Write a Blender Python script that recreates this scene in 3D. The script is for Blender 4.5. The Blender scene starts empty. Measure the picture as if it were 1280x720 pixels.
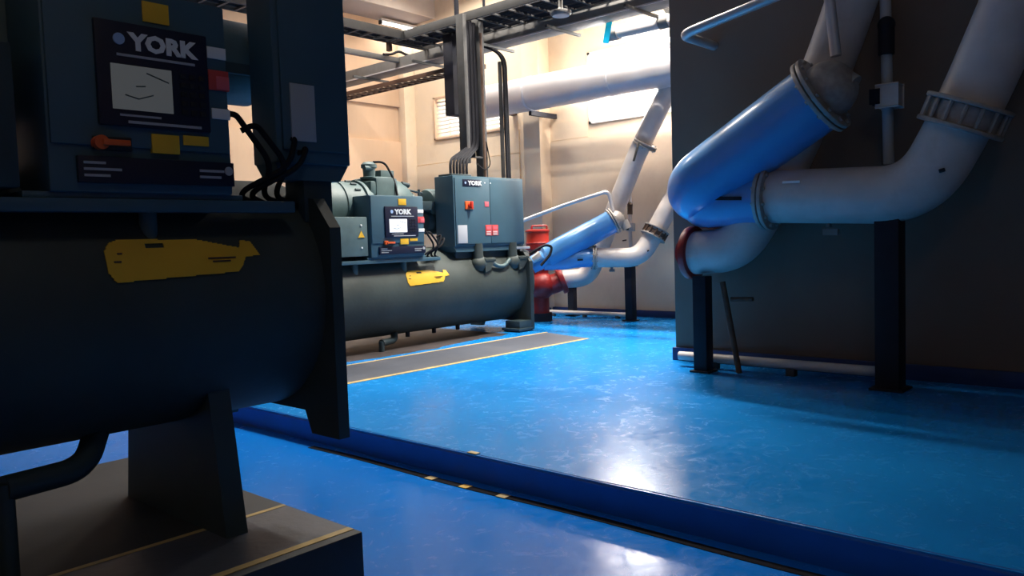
import bpy, bmesh, math, random
from mathutils import Vector, Matrix
random.seed(4)
PI = math.pi
S = bpy.context.scene
COL = S.collection
V = Vector

# ------------------------------------------------------------ camera frame (1280x720, f = 1000 px)
FPX = 1000.0
th, pt, ro = math.radians(41.8), math.atan(.06), .033
FW = V((math.cos(th)*math.cos(pt), math.sin(th)*math.cos(pt), -math.sin(pt)))
RT = V((math.sin(th), -math.cos(th), 0))
UP = RT.cross(FW)
R2 = RT*math.cos(ro) - UP*math.sin(ro)
U2 = UP*math.cos(ro) + RT*math.sin(ro)
EYE = V((0, 0, 1.5))
def ray(u, v): return FW + R2*((u-640)/FPX) + U2*((360-v)/FPX)
def on(u, v, ax, val):                 # where the sight line meets a plane of the room
    d = ray(u, v); return EYE + d*((val-EYE[ax])/d[ax])
def at(u, v, D): return EYE + ray(u, v)*D   # point at distance D in front of the lens

# ------------------------------------------------------------ materials
MATS = {}
def mat(name, col, rough=.5, metal=0., var=.0, vscale=4., bump=0., bscale=60., emit=None, estr=1., spec=.5, coat=0., stretch=None, dark=None, dscale=1.2, damt=.5):
    if name in MATS: return MATS[name]
    m = bpy.data.materials.new(name); m.use_nodes = True
    nt = m.node_tree; N = nt.nodes; L = nt.links
    b = N['Principled BSDF']
    b.inputs['Base Color'].default_value = (*col, 1)
    b.inputs['Roughness'].default_value = rough
    b.inputs['Metallic'].default_value = metal
    b.inputs['Specular IOR Level'].default_value = spec
    b.inputs['Coat Weight'].default_value = coat
    b.inputs['Coat Roughness'].default_value = .12
    tc = N.new('ShaderNodeTexCoord'); mp = N.new('ShaderNodeMapping')
    L.new(tc.outputs['Object'], mp.inputs['Vector'])
    if stretch: mp.inputs['Scale'].default_value = stretch
    last = None
    if var:
        n = N.new('ShaderNodeTexNoise'); n.inputs['Scale'].default_value = vscale; n.inputs['Detail'].default_value = 6
        L.new(mp.outputs[0], n.inputs['Vector'])
        r = N.new('ShaderNodeMapRange'); r.inputs[1].default_value = .3; r.inputs[2].default_value = .7
        r.inputs[3].default_value = 1-var; r.inputs[4].default_value = 1+var
        L.new(n.outputs[0], r.inputs[0])
        mx = N.new('ShaderNodeVectorMath'); mx.operation = 'SCALE'
        mx.inputs[0].default_value = col; L.new(r.outputs[0], mx.inputs['Scale'])
        last = mx.outputs[0]
    if dark:
        n2 = N.new('ShaderNodeTexNoise'); n2.inputs['Scale'].default_value = dscale; n2.inputs['Detail'].default_value = 8; n2.inputs['Roughness'].default_value = .7
        L.new(mp.outputs[0], n2.inputs['Vector'])
        r2 = N.new('ShaderNodeMapRange'); r2.inputs[1].default_value = .52; r2.inputs[2].default_value = .68
        r2.inputs[3].default_value = 0; r2.inputs[4].default_value = damt
        L.new(n2.outputs[0], r2.inputs[0])
        mm = N.new('ShaderNodeMix'); mm.data_type = 'RGBA'
        L.new(r2.outputs[0], mm.inputs[0])
        if last: L.new(last, mm.inputs[6])
        else: mm.inputs[6].default_value = (*col, 1)
        mm.inputs[7].default_value = (*dark, 1)
        last = mm.outputs[2]
    if last: L.new(last, b.inputs['Base Color'])
    if bump:
        n3 = N.new('ShaderNodeTexNoise'); n3.inputs['Scale'].default_value = bscale; n3.inputs['Detail'].default_value = 5
        L.new(mp.outputs[0], n3.inputs['Vector'])
        bp = N.new('ShaderNodeBump'); bp.inputs['Strength'].default_value = bump; bp.inputs['Distance'].default_value = .02
        L.new(n3.outputs[0], bp.inputs['Height']); L.new(bp.outputs[0], b.inputs['Normal'])
    if emit:
        b.inputs['Emission Color'].default_value = (*emit, 1); b.inputs['Emission Strength'].default_value = estr
    MATS[name] = m
    return m

CREAM = mat('cream_wall', (.80, .645, .47), .8, var=.05, vscale=1.3, dark=(.58, .43, .30), dscale=.9, damt=.35, bump=.05)
TAN = mat('tan_wall', (.66, .46, .31), .85, var=.07, vscale=2.2, stretch=(1, 1, .25), dark=(.5, .34, .22), dscale=1.1, damt=.4)
PIERM = mat('dim_toned_wall', (.17, .125, .10), .85, var=.08, vscale=1.2, dark=(.2, .15, .12), dscale=.8, damt=.4)  # darker than the cream walls: shade on the right put into the colour
BEAMM = mat('grey_concrete_beam', (.30, .27, .27), .8, var=.06, vscale=2)
CEIL = mat('ceiling_paint', (.60, .53, .48), .85, var=.05)
TEAL = mat('teal_paint', (.052, .115, .155), .45, var=.06, vscale=3, coat=.1)
TEALG = mat('grey_green_casting', (.075, .125, .132), .5, var=.12, vscale=7, bump=.08, bscale=90)
SHELL = mat('dark_green_insulation', (.040, .054, .051), .62, var=.22, vscale=2.2, dark=(.062, .068, .058), dscale=1.6, damt=.6, bump=.1, bscale=14)
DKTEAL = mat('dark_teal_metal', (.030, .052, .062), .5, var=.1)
BLACKP = mat('black_plastic', (.012, .013, .020), .4)
BLACK = mat('black_steel', (.012, .013, .022), .6, var=.2, vscale=6, spec=.25)
CABLE = mat('black_cable_sheath', (.008, .008, .012), .7, spec=.2)
GALV = mat('galvanised_steel', (.17, .165, .16), .55, metal=.2, var=.1, vscale=9)
DGALV = mat('dull_galvanised_steel', (.055, .054, .054), .6, metal=.1, var=.15, vscale=9)
CLAD = mat('aluminium_cladding', (.56, .54, .56), .42, metal=.35, var=.05, vscale=3)
PIPEW = mat('white_pipe_paint', (.60, .55, .53), .42, var=.07, vscale=5, dark=(.42, .36, .33), dscale=3, damt=.4)
PIPEB = mat('sky_blue_pipe_paint', (.075, .27, .60), .28, var=.06, vscale=4, coat=.3)
REDP = mat('red_pump_paint', (.33, .016, .014), .4, var=.12, vscale=8)
REDM = mat('red_motor_paint', (.50, .028, .016), .38, var=.08)
FLANGE = mat('dull_flange_metal', (.36, .33, .31), .5, metal=.3, var=.15, vscale=20)
RUST = mat('rusty_brown_steel', (.10, .055, .035), .7, var=.3, vscale=12)
YEL = mat('yellow_label', (.80, .46, .03), .5, var=.06)
YLINE = mat('pale_yellow_line', (.50, .36, .14), .6, var=.15, vscale=8, dark=(.35, .26, .15), dscale=6, damt=.5)
WHT = mat('white_label', (.78, .80, .80), .5)
PINK = mat('pink_red_label', (.75, .13, .16), .5)
REDL = mat('red_label', (.60, .06, .06), .5)
ORANGE = mat('orange_red_plastic', (.75, .12, .03), .4)
NAVY = mat('navy_plate', (.010, .013, .035), .35)
GREYSTRIP = mat('grey_floor_paint', (.075, .084, .108), .45, var=.12, vscale=5, dark=(.09, .09, .10), dscale=1.5, damt=.5, bump=.1, bscale=25)
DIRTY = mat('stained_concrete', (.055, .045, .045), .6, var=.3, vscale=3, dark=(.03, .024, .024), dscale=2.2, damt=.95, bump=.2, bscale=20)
CYAN = mat('cyan_plastic_strip', (.12, .78, .95), .4)
_n = CYAN.node_tree.nodes; _l = CYAN.node_tree.links
_t = _n.new('ShaderNodeBsdfTranslucent'); _t.inputs[0].default_value = (.1, .75, .95, 1); _m = _n.new('ShaderNodeMixShader'); _m.inputs[0].default_value = .6
_l.new(_n['Principled BSDF'].outputs[0], _m.inputs[1]); _l.new(_t.outputs[0], _m.inputs[2]); _l.new(_m.outputs[0], _n['Material Output'].inputs[0])
BROWN = mat('brown_painted_channel', (.09, .045, .03), .6)
MOTOR = mat('shade_toned_plinth', (.035, .036, .040), .7, var=.2, vscale=3)  # dark tone paints in the murk under the foreground chiller
TUBE = mat('fluorescent_tube', (1, 1, 1), .5, emit=(1, .97, .92), estr=4)
DIMSCREEN = mat('shade_dimmed_display', (.10, .105, .11), .4, emit=(.86, .92, .95), estr=.055)  # darkened copy of the lit display; foreground shade put into its colour
SCREEN = mat('lit_display', (.7, .72, .74), .4, emit=(.86, .92, .95), estr=.75)
LGREY = mat('light_grey_label', (.42, .44, .47), .5)
SLAT = mat('white_louvre', (.72, .70, .66), .6)
HAZ = mat('worn_hazard_tape', (.012, .012, .018), .8, spec=.05, var=.3, vscale=12)

def epoxy(name, c1, c2, rough, wear, spec=.3):
    m = bpy.data.materials.new(name); m.use_nodes = True
    nt = m.node_tree; N = nt.nodes; L = nt.links; b = N['Principled BSDF']
    tc = N.new('ShaderNodeTexCoord')
    n = N.new('ShaderNodeTexNoise'); n.inputs['Scale'].default_value = .9; n.inputs['Detail'].default_value = 5
    L.new(tc.outputs['Object'], n.inputs['Vector'])
    r = N.new('ShaderNodeMapRange'); r.inputs[1].default_value = .35; r.inputs[2].default_value = .65
    L.new(n.outputs[0], r.inputs[0])
    mx = N.new('ShaderNodeMix'); mx.data_type = 'RGBA'; mx.inputs[6].default_value = (*c1, 1); mx.inputs[7].default_value = (*c2, 1)
    L.new(r.outputs[0], mx.inputs[0]); L.new(mx.outputs[2], b.inputs['Base Color'])
    # roughness: smooth coat with scuffed areas
    n2 = N.new('ShaderNodeTexNoise'); n2.inputs['Scale'].default_value = 6; n2.inputs['Detail'].default_value = 10; n2.inputs['Distortion'].default_value = 1.5; n2.inputs['Roughness'].default_value = .72
    L.new(tc.outputs['Object'], n2.inputs['Vector'])
    r2 = N.new('ShaderNodeMapRange'); r2.inputs[1].default_value = .38; r2.inputs[2].default_value = .62; r2.inputs[3].default_value = rough-.04; r2.inputs[4].default_value = rough+.11
    L.new(n2.outputs[0], r2.inputs[0]); L.new(r2.outputs[0], b.inputs['Roughness'])
    # trowel marks and ripples
    w = N.new('ShaderNodeTexNoise'); w.inputs['Scale'].default_value = 16; w.inputs['Detail'].default_value = 3; w.inputs['Distortion'].default_value = .6
    w.inputs['Roughness'].default_value = .55
    L.new(tc.outputs['Object'], w.inputs['Vector'])
    bp = N.new('ShaderNodeBump'); bp.inputs['Strength'].default_value = wear; bp.inputs['Distance'].default_value = .012
    L.new(w.outputs[0], bp.inputs['Height'])
    L.new(bp.outputs[0], b.inputs['Normal'])
    b.inputs['Specular IOR Level'].default_value = spec
    return m
EPOXY = epoxy('bright_blue_epoxy', (.006, .195, .58), (.008, .235, .66), .19, .07, .34)
EPOXY2 = epoxy('deep_blue_epoxy', (.003, .16, .62), (.004, .19, .70), .18, .05, .14)
EDGEM = mat('deep_blue_edge_paint', (.008, .12, .50), .4, var=.08)
KERBB = mat('dark_blue_skirting_paint', (.012, .035, .14), .5, var=.2, vscale=4)

# ------------------------------------------------------------ mesh builder
def frame(d):
    d = d.normalized(); a = V((0, 0, 1)) if abs(d.z) < .95 else V((1, 0, 0))
    x = a.cross(d).normalized(); return x, d.cross(x).normalized()
class MB:
    def __init__(s): s.bm = bmesh.new(); s.sharp = True
    def box(s, x0, x1, y0, y1, z0, z1, bev=0.):
        t = bmesh.new(); r = bmesh.ops.create_cube(t, size=1)
        for v in t.verts:
            v.co = V((x0+(x1-x0)*(v.co.x+.5), y0+(y1-y0)*(v.co.y+.5), z0+(z1-z0)*(v.co.z+.5)))
        if bev: bmesh.ops.bevel(t, geom=t.edges[:], offset=bev, segments=2, affect='EDGES', profile=.6)
        s._merge(t); return s
    def _merge(s, t):
        me = bpy.data.meshes.new('tmp'); t.to_mesh(me); t.free(); s.bm.from_mesh(me); bpy.data.meshes.remove(me)
    def obox(s, p, q, w, h, bev=0., up=None):
        """bar from p to q, w wide, h high"""
        p, q = V(p), V(q); d = (q-p); l = d.length; d.normalize()
        u = V(up) if up else V((0, 0, 1))
        x = d.cross(u).normalized(); z = x.cross(d).normalized()
        t = bmesh.new(); bmesh.ops.create_cube(t, size=1)
        for v in t.verts:
            c = v.co.copy(); v.co = p + d*((c.y+.5)*l) + x*(c.x*w) + z*(c.z*h)
        if bev: bmesh.ops.bevel(t, geom=t.edges[:], offset=bev, segments=2, affect='EDGES', profile=.6)
        bmesh.ops.recalc_face_normals(t, faces=t.faces)
        s._merge(t); return s
    def rings(s, centers, dirs, radii, seg=24, cap=True):
        bm = s.bm; prev = None; x = None; rows = []
        for c, d, r in zip(centers, dirs, radii):
            d = d.normalized()
            if x is None: x, y = frame(d)
            else:
                x = (x - d*x.dot(d)).normalized(); y = d.cross(x)
            rows.append([bm.verts.new(c + (x*math.cos(2*PI*k/seg) + y*math.sin(2*PI*k/seg))*r) for k in range(seg)])
        fs = []
        for a, b in zip(rows, rows[1:]):
            for k in range(seg):
                fs.append(bm.faces.new((a[k], a[(k+1) % seg], b[(k+1) % seg], b[k])))
        if cap:
            fs.append(bm.faces.new(rows[0][::-1])); fs.append(bm.faces.new(rows[-1]))
        return s
    def cyl(s, p, q, r, r2=None, seg=24, bev=0.):
        p, q = V(p), V(q); r2 = r if r2 is None else r2; d = (q-p); n = d.normalized()
        if bev:
            return s.rings([p, p+n*bev*.3, p+n*bev, q-n*bev, q-n*bev*.3, q], [d]*6, [r-bev, r-bev*.3, r, r2, r2-bev*.3, r2-bev], seg)
        return s.rings([p, q], [d, d], [r, r2], seg)
    def lathe(s, p, d, prof, seg=28):
        """profile [(distance along, radius)]"""
        p = V(p); d = V(d).normalized()
        return s.rings([p+d*a for a, _ in prof], [d]*len(prof), [max(r, .0005) for _, r in prof], seg)
    def tube(s, pts, r, bend=.2, seg=14, n=8):
        pts = [V(p) for p in pts]; path = [pts[0]]
        for i in range(1, len(pts)-1):
            a, b, c = pts[i-1], pts[i], pts[i+1]
            u, w = (a-b), (c-b); k = min(bend, u.length*.48, w.length*.48)
            A, B = b+u.normalized()*k, b+w.normalized()*k
            for j in range(n+1):
                t = j/n; path.append(A*(1-t)**2 + b*2*t*(1-t) + B*t*t)
        path.append(pts[-1])
        out = [path[0]]
        for p in path[1:]:
            if (p-out[-1]).length > 1e-4: out.append(p)
        dirs = []
        for i in range(len(out)):
            a = out[max(0, i-1)]; b = out[min(len(out)-1, i+1)]; dirs.append(b-a)
        return s.rings(out, dirs, [r]*len(out), seg)
    def ball(s, c, r, sc=(1, 1, 1), u=24, v=14):
        t = bmesh.new(); bmesh.ops.create_uvsphere(t, u_segments=u, v_segments=v, radius=r)
        for w in t.verts: w.co = V(c) + V((w.co.x*sc[0], w.co.y*sc[1], w.co.z*sc[2]))
        s._merge(t); return s
    def prism(s, poly, ext):
        bm = s.bm; ext = V(ext)
        a = [bm.verts.new(V(p)) for p in poly]; b = [bm.verts.new(V(p)+ext) for p in poly]; n = len(a)
        fs = [bm.faces.new(a[::-1]), bm.faces.new(b)]
        for k in range(n): fs.append(bm.faces.new((a[k], a[(k+1) % n], b[(k+1) % n], b[k])))
        bmesh.ops.recalc_face_normals(bm, faces=fs)
        return s
    def bolts(s, c, d, rad, n, br, h):
        x, y = frame(V(d)); d = V(d).normalized()
        for k in range(n):
            a = 2*PI*(k+.5)/n; p = V(c) + (x*math.cos(a)+y*math.sin(a))*rad
            s.cyl(p-d*h, p+d*h, br, seg=6)
        return s
    def build(s, name, m, parent=None, local=False, angle=38):
        me = bpy.data.meshes.new(name)
        if parent is None:
            xs = [v.co for v in s.bm.verts]
            o_ = V(((min(c.x for c in xs)+max(c.x for c in xs))/2, (min(c.y for c in xs)+max(c.y for c in xs))/2, min(c.z for c in xs)))
        elif local: o_ = V((0, 0, 0))
        else:
            r = parent
            while r.parent: r = r.parent
            o_ = r.location.copy()
        for v in s.bm.verts: v.co -= o_
        bmesh.ops.recalc_face_normals(s.bm, faces=s.bm.faces)
        s.bm.to_mesh(me); s.bm.free()
        for p in me.polygons: p.use_smooth = True
        try: me.set_sharp_from_angle(angle=math.radians(angle))
        except Exception: pass
        me.materials.append(m)
        o = bpy.data.objects.new(name, me); COL.objects.link(o)
        if parent is None: o.location = o_
        else: o.parent = parent
        return o
def tag(o, label, cat, group=None, kind=None):
    o['label'] = label; o['category'] = cat
    if group: o['group'] = group
    if kind: o['kind'] = kind
    return o
def struct(o): o['kind'] = 'structure'; return o
def empty(name, loc, label, cat, group=None):
    o = bpy.data.objects.new(name, None); COL.objects.link(o); o.location = V(loc); o.empty_display_size = .1
    return tag(o, label, cat, group)
def text(s_, size, origin, m, parent, name, xdir=V((1, 0, 0)), bold=.0, local=True, depth=.002, sx=1.):
    """lettering standing upright, readable from -Y"""
    cu = bpy.data.curves.new('t', 'FONT'); cu.body = s_; cu.size = size; cu.extrude = depth; cu.offset = bold; cu.resolution_u = 2
    to = bpy.data.objects.new('t', cu); COL.objects.link(to)
    bpy.context.view_layer.update()
    me = bpy.data.meshes.new_from_object(to.evaluated_get(bpy.context.evaluated_depsgraph_get()))
    bpy.data.objects.remove(to); bpy.data.curves.remove(cu)
    for v in me.vertices:
        c = v.co.copy(); v.co = V(origin) + V((c.x*sx, -c.z, c.y))
    me.name = name
    me.materials.clear(); me.materials.append(m)
    o = bpy.data.objects.new(name, me); COL.objects.link(o); o.parent = parent
    return o

# ============================================================ THE SETTING
# lower floor, raised slab
struct(MB().box(-5, 11.6, -5, 13.2, -.2, 0).build('floor', EPOXY2))
sl = MB(); sl.box(3.5, 11.6, -5, 13.2, .0, .165)
struct(sl.build('floor', EPOXY))
# painted face of the slab step, slightly uneven
st = MB(); nseg = 60
bm = st.bm; rows = []
for i in range(nseg+1):
    y = -5 + 18.2*i/nseg; j = random.uniform(-.006, .006)
    rows.append([bm.verts.new((3.488+j*.4, y, 0.0)), bm.verts.new((3.492+j*.6, y, .15)), bm.verts.new((3.515+j, y, .1685)), bm.verts.new((3.55, y, .10)), bm.verts.new((3.55, y, 0.))])
for a, b in zip(rows, rows[1:]):
    for k in range(5): bm.faces.new((a[k], a[(k+1) % 5], b[(k+1) % 5], b[k]))
bm.faces.new(rows[0]); bm.faces.new(rows[-1][::-1])
struct(st.build('trim_1', EDGEM))
# grey walkway band with yellow lines on the slab
struct(MB().prism([(3.56, 6.36, .165), (8.52, 6.30, .165), (8.78, 7.22, .165), (3.56, 7.30, .165)], (0, 0, .003)).build('trim_2', GREYSTRIP))
struct(MB().prism([(3.56, 6.30, .165), (8.50, 6.25, .165), (8.52, 6.31, .165), (3.56, 6.37, .165)], (0, 0, .005)).build('trim_3', YLINE))
struct(MB().prism([(3.56, 7.28, .165), (8.80, 7.21, .165), (8.82, 7.255, .165), (3.56, 7.325, .165)], (0, 0, .005)).build('trim_4', YLINE))
# stained bare floor under the chiller
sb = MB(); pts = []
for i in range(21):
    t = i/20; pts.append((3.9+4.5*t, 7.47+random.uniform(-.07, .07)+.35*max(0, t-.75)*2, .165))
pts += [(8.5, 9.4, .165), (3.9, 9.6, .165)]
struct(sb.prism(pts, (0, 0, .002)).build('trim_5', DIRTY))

# walls --------------------------------------------------
XB, YL = 11.31, 12.865
def wall_grid(name, axis, c0, c1, lo, hi, z0, z1, holes, m):
    """wall slab between c0 and c1 (thickness) with rectangular holes (a0,a1,z0,z1)"""
    ks = sorted({lo, hi, *[h[0] for h in holes], *[h[1] for h in holes]})
    mb = MB()
    for a, b in zip(ks, ks[1:]):
        mid = (a+b)/2
        hs = sorted([(h[2], h[3]) for h in holes if h[0] <= mid <= h[1]])
        z = z0
        for h0, h1 in hs + [(z1, z1)]:
            if h0 > z:
                if axis == 'x': mb.box(c0, c1, a, b, z, h0)
                else: mb.box(a, b, c0, c1, z, h0)
            z = h1
    return struct(mb.build(name, m))
WIN1 = (10.10, 12.06, 3.57, 4.43)
WIN2 = (5.9, 8.19, 3.44, 4.64)
wall_grid('wall_back', 'x', XB, XB+.45, -5, 13.3, 0, 7.4, [WIN1, WIN2], CREAM)
# shallow raised lower part of the back wall with its ledges
struct(MB().box(XB-.018, XB+.01, 8.22, 9.10, 3.235, 3.545).box(XB-.03, XB+.01, 4.0, 9.10, .165, 3.225)
       .box(XB-.03, XB+.01, 9.8, 12.83, .165, 3.1).box(XB-.016, XB+.01, 9.8, 12.83, 3.112, 3.535).build('wall_back', CREAM))
wall_grid('wall_left', 'y', YL, YL+.4, -5, 11.8, 0, 7.4, [], TAN)
# raised framing on the left wall around a blind recess
struct(MB().box(3.0, 11.31, YL-.06, YL+.01, .165, 3.60, .004).box(11.08, 11.31, YL-.075, YL+.01, 3.6, 4.32, .004)
       .box(3.0, 11.31, YL-.06, YL+.01, 4.32, 6.2, .004).build('wall_left', TAN))
struct(MB().box(11.02, 11.31, YL-.22, YL+.01, .165, 6.1, .004).build('wall_left', CREAM))   # corner column
struct(MB().box(-5, 11.8, -5.3, -5, 0, 7.4).build('wall_right', CREAM))
struct(MB().box(-5.3, -5, -5, 13.3, 0, 7.4).build('wall_front', CREAM))
# column on the back wall
struct(MB().box(11.0, XB+.01, 9.06, 9.44, .165, 7.4, .006).build('wall_back', CREAM))
# added wall block right of the bay; dimness there is put into its brown
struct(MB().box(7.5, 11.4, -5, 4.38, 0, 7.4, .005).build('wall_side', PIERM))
struct(MB().box(7.46, 7.52, -5, 4.40, .16, .30, .004).build('baseboard_side', KERBB))
struct(MB().box(-5, 11.8, -5, 13.3, 7.2, 7.4).build('ceiling', CEIL))
# beams
struct(MB().box(-5, 11.31, 11.98, 12.87, 6.0, 7.25, .005).build('trim_6', BEAMM))
struct(MB().box(-5, 11.31, 11.95, 11.98, 6.0, 7.25).build('trim_7', CEIL))
# blue skirting on the bay's walls
struct(MB().box(XB-.09, XB, 4.38, 12.8, .16, .27, .004).box(10.94, 11.1, 9.0, 9.5, .16, .27, .004).build('baseboard_back', KERBB))
struct(MB().box(3.0, 11.31, YL-.12, YL-.05, .16, .27, .004).build('baseboard_left', KERBB))

# windows ------------------------------------------------
def louvre(n, w, label_frame=TAN):
    a0, a1, z0, z1 = w
    f = MB()
    f.box(XB-.05, XB+.12, a0, a0+.05, z0, z1, .004).box(XB-.05, XB+.12, a1-.05, a1, z0, z1, .004)
    f.box(XB-.05, XB+.12, a0, a1, z0, z0+.04, .004).box(XB-.05, XB+.12, a0, a1, z1-.04, z1, .004)
    fr = struct(f.build('window_%d' % n, label_frame))
    s = MB(); k = int((z1-z0-.08)/.075)
    for i in range(k):
        z = z0+.05+i*(z1-z0-.09)/k
        s.prism([(XB+.02, a0+.05, z), (XB+.07, a0+.05, z-.004), (XB+.07, a0+.05, z+.026), (XB+.02, a0+.05, z+.030)], (0, a1-a0-.1, 0))
    c = s.build('louvre_slats', SLAT, fr)
    c['kind'] = 'stuff' if False else 'structure'
    return fr
louvre(1, WIN1)
f = MB(); a0, a1, z0, z1 = WIN2
f.box(XB-.04, XB+.1, a0, a0+.05, z0, z1).box(XB-.04, XB+.1, a1-.05, a1, z0, z1).box(XB-.04, XB+.1, a0, a1, z0, z0+.04).box(XB-.04, XB+.1, a0, a1, z1-.04, z1).box(XB+.0, XB+.05, (a0+a1)/2-.02, (a0+a1)/2+.02, z0, z1)
w2 = struct(f.build('window_2', SLAT))

# ============================================================ CHILLERS
CB = V((8.9, 7.6, .165))          # base of the far chiller: right end, front side, slab level
def cl(u, v, ly):                 # (x, z) in the chiller's own frame for a point seen at local depth ly
    p = on(u, v, 1, CB.y+ly) - CB; return p.x, p.z

def control_panel(root, x0, x1, z0, z1, scr):
    """operator panel; front face at y=0"""
    W = x1-x0; H = z1-z0
    def X(t): return x0+W*(t+.08)
    def Z(t): return z1-H*t
    cp = MB().box(x0, x1, 0, .34, z0, z1, .012).box(x0+.01, x1-.01, -.012, .01, z0+.17, z1-.01, .005).build('control_panel', TEAL, root, True)
    fa = MB().box(X(.165), X(.78), -.030, -.008, Z(.68), Z(.18), .006).build('display_fascia', NAVY, cp, True); fa['label'] = 'dark navy display fascia'
    def lab(name, m, a, b, c, d, y=-.035, lb=None, dz=.004):
        o = MB().box(X(a), X(b), y, y+.02, Z(d), Z(c), .001).build(name, m, cp, True)
        if lb: o['label'] = lb
        return o
    lab('display_screen', scr, .235, .56, .385, .60, lb='lit white display screen')
    # drawing on the display
    d = MB()
    for (p, q) in (((.30, .50), (.30, .53)), ((.30, .53), (.37, .545)), ((.37, .545), (.45, .52)), ((.36, .45), (.36, .485)), ((.36, .485), (.41, .48)), ((.42, .415), (.54, .45))):
        d.obox((X(p[0]), -.036, Z(p[1])), (X(q[0]), -.036, Z(q[1])), .004, .004)
    d.build('display_graphic', DKTEAL, cp, True)
    k = MB()
    for i in range(3):
        for j in range(5): k.box(X(.61)+i*.038, X(.61)+i*.038+.024, -.034, -.028, Z(.60)+j*.035, Z(.60)+j*.035+.02, .001)
    k.build('keypad', BLACKP, cp, True)
    text('YORK', .084, (X(.345), -.031, Z(.305)), WHT, cp, 'maker_lettering', bold=.0045, sx=1.12)
    MB().cyl((X(.285), -.036, Z(.265)), (X(.285), -.030, Z(.265)), .021).build('maker_emblem', mat('pale_blue_emblem', (.35, .5, .75), .5), cp, True)
    for (a, b, c, d) in ((.27, .70, .345, .333), (.27, .49, .632, .622), (.31, .72, .665, .652)):
        MB().box(X(a), X(b), -.033, -.028, Z(c), Z(d)).build('fascia_print', LGREY, cp, True)
    lab('caution_label', YEL, .43, .575, .055, .155, -.018, 'orange yellow square label above the display')
    lab('warning_label', WHT, .79, .905, .225, .285, -.018, 'white label')
    lab('warning_label', REDL, .79, .915, .345, .45, -.018, 'red label')
    lab('warning_label', PINK, .835, .915, .375, .445, -.021, 'pinkish red label')
    lab('warning_label', WHT, .80, .913, .545, .60, -.018, 'white label below the red one')
    lab('warning_label', YEL, .44, .595, .705, .80, -.018, 'yellow label')
    lab('warning_label', YEL, .62, .77, .70, .75, -.018, 'yellow label')
    b = MB().box(X(.13), X(.33), -.020, -.008, Z(.80), Z(.735), .002).build('stop_plate', BLACKP, cp, True)
    MB().cyl((X(.16), -.05, Z(.767)), (X(.16), -.008, Z(.767)), .026).obox((X(.16), -.052, Z(.767)), (X(.30), -.052, Z(.767)), .02, .022, .004).build('isolator_handle', ORANGE, cp, True)
    lab('name_strip', NAVY, .05, .915, .83, .955, -.022, 'dark strip with small white print')
    for i, w in enumerate((.11, .19, .13)): MB().box(X(.075), X(.075+w), -.026, -.02, Z(.868+i*.03), Z(.856+i*.03)).build('strip_print', LGREY, cp, True)
    for i, w in enumerate((.15, .13)): MB().box(X(.70), X(.70+w), -.026, -.02, Z(.885+i*.032), Z(.872+i*.032)).build('strip_print', LGREY, cp, True)
    MB().cyl((X(.88), -.026, Z(.875)), (X(.88), -.02, Z(.875)), .018).build('strip_emblem', LGREY, cp, True)
    return cp

def whale(root, x, z, s=1.):
    """yellow cut-out sticker on the shell; y given by the curved shell"""
    poly = [(0, .0), (.0, .09), (.025, .125), (.07, .14), (.42, .135), (.56, .105), (.635, .09), (.65, .125), (.70, .12), (.735, .05), (.655, .045), (.63, .0), (.60, -.025), (.03, -.045)]
    mb = MB(); bm = mb.bm
    cy, cz, R = .6, .71, .566
    def pos(px, pz, r):
        zz = z+pz*s; a = math.asin(max(-1, min(1, (zz-cz)/R)))
        return V((x+px*s, cy-math.cos(a)*r, cz+math.sin(a)*r))
    # grid clipped to the outline
    def inside(px, pz):
        c = False; n = len(poly)
        for i in range(n):
            (ax, az), (bx, bz) = poly[i], poly[(i+1) % n]
            if (az > pz) != (bz > pz) and px < (bx-ax)*(pz-az)/(bz-az)+ax: c = not c
        return c
    NX, NZ = 148, 40; vs = {}
    def vert(i, j, r):
        k = (i, j, r)
        if k not in vs: vs[k] = bm.verts.new(pos(i*.005, -.05+j*.005, r))
        return vs[k]
    for i in range(NX):
        for j in range(NZ):
            if inside((i+.5)*.005, -.05+(j+.5)*.005) and not (36 <= i <= 52 and 30 <= j <= 33):
                r = R+.006
                bm.faces.new((vert(i, j, r), vert(i+1, j, r), vert(i+1, j+1, r), vert(i, j+1, r)))
    g = bmesh.ops.extrude_face_region(bm, geom=bm.faces[:])
    for v in [e for e in g['geom'] if isinstance(e, bmesh.types.BMVert)]:
        v.co.y += .006
    o = mb.build('shell_label', YEL, root, True)
    o['label'] = 'yellow fish-shaped sticker on the shell'
    for (a, b, w) in ((.03, .04, .03), (.05, .075, .02), (.46, .04, .14), (.48, .025, .09)):
        q = pos(a, b, R+.006); MB().box(q.x, q.x+w*s, q.y-.0035, q.y+.004, q.z, q.z+.008*s).build('sticker_print', RUST, o, True)
    return o

def shell_body(root, xl, xr, zc=.71):
    b = MB()
    b.rings([V((xl, .6, zc)), V((xr, .6, zc))], [V((1, 0, 0))]*2, [.565, .565], 64)
    sh = b.build('evaporator_shell', SHELL, root, True)
    return sh

def end_sheet(root, x, w=.075, wide=True, name='tube_sheet'):
    """tall plate that holds the tubes at the end of the shell and stands on the floor"""
    prof = [(-.02, 0.03), (-.02, 1.02), (.10, 1.16), (.62, 1.20), (1.14, 1.16), (1.24, 1.0), (1.24, .03), (1.0, .03), (.95, .14), (.25, .14), (.20, .03)]
    b = MB().prism([(x, y, z) for y, z in prof], (w, 0, 0))
    o = b.build(name, SHELL, root, True)
    return o

def foot(root, x, z=0.):
    f = MB().box(x-.16, x+.10, -.02, .26, z+.055, z+.16, .006).box(x-.20, x+.14, -.04, .30, z+.02, z+.055, .004).build('mounting_foot', DKTEAL, root, True)
    MB().box(x-.17, x+.11, -.03, .28, z, z+.02, .003).build('rubber_pad', BLACK, f, True)

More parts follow.
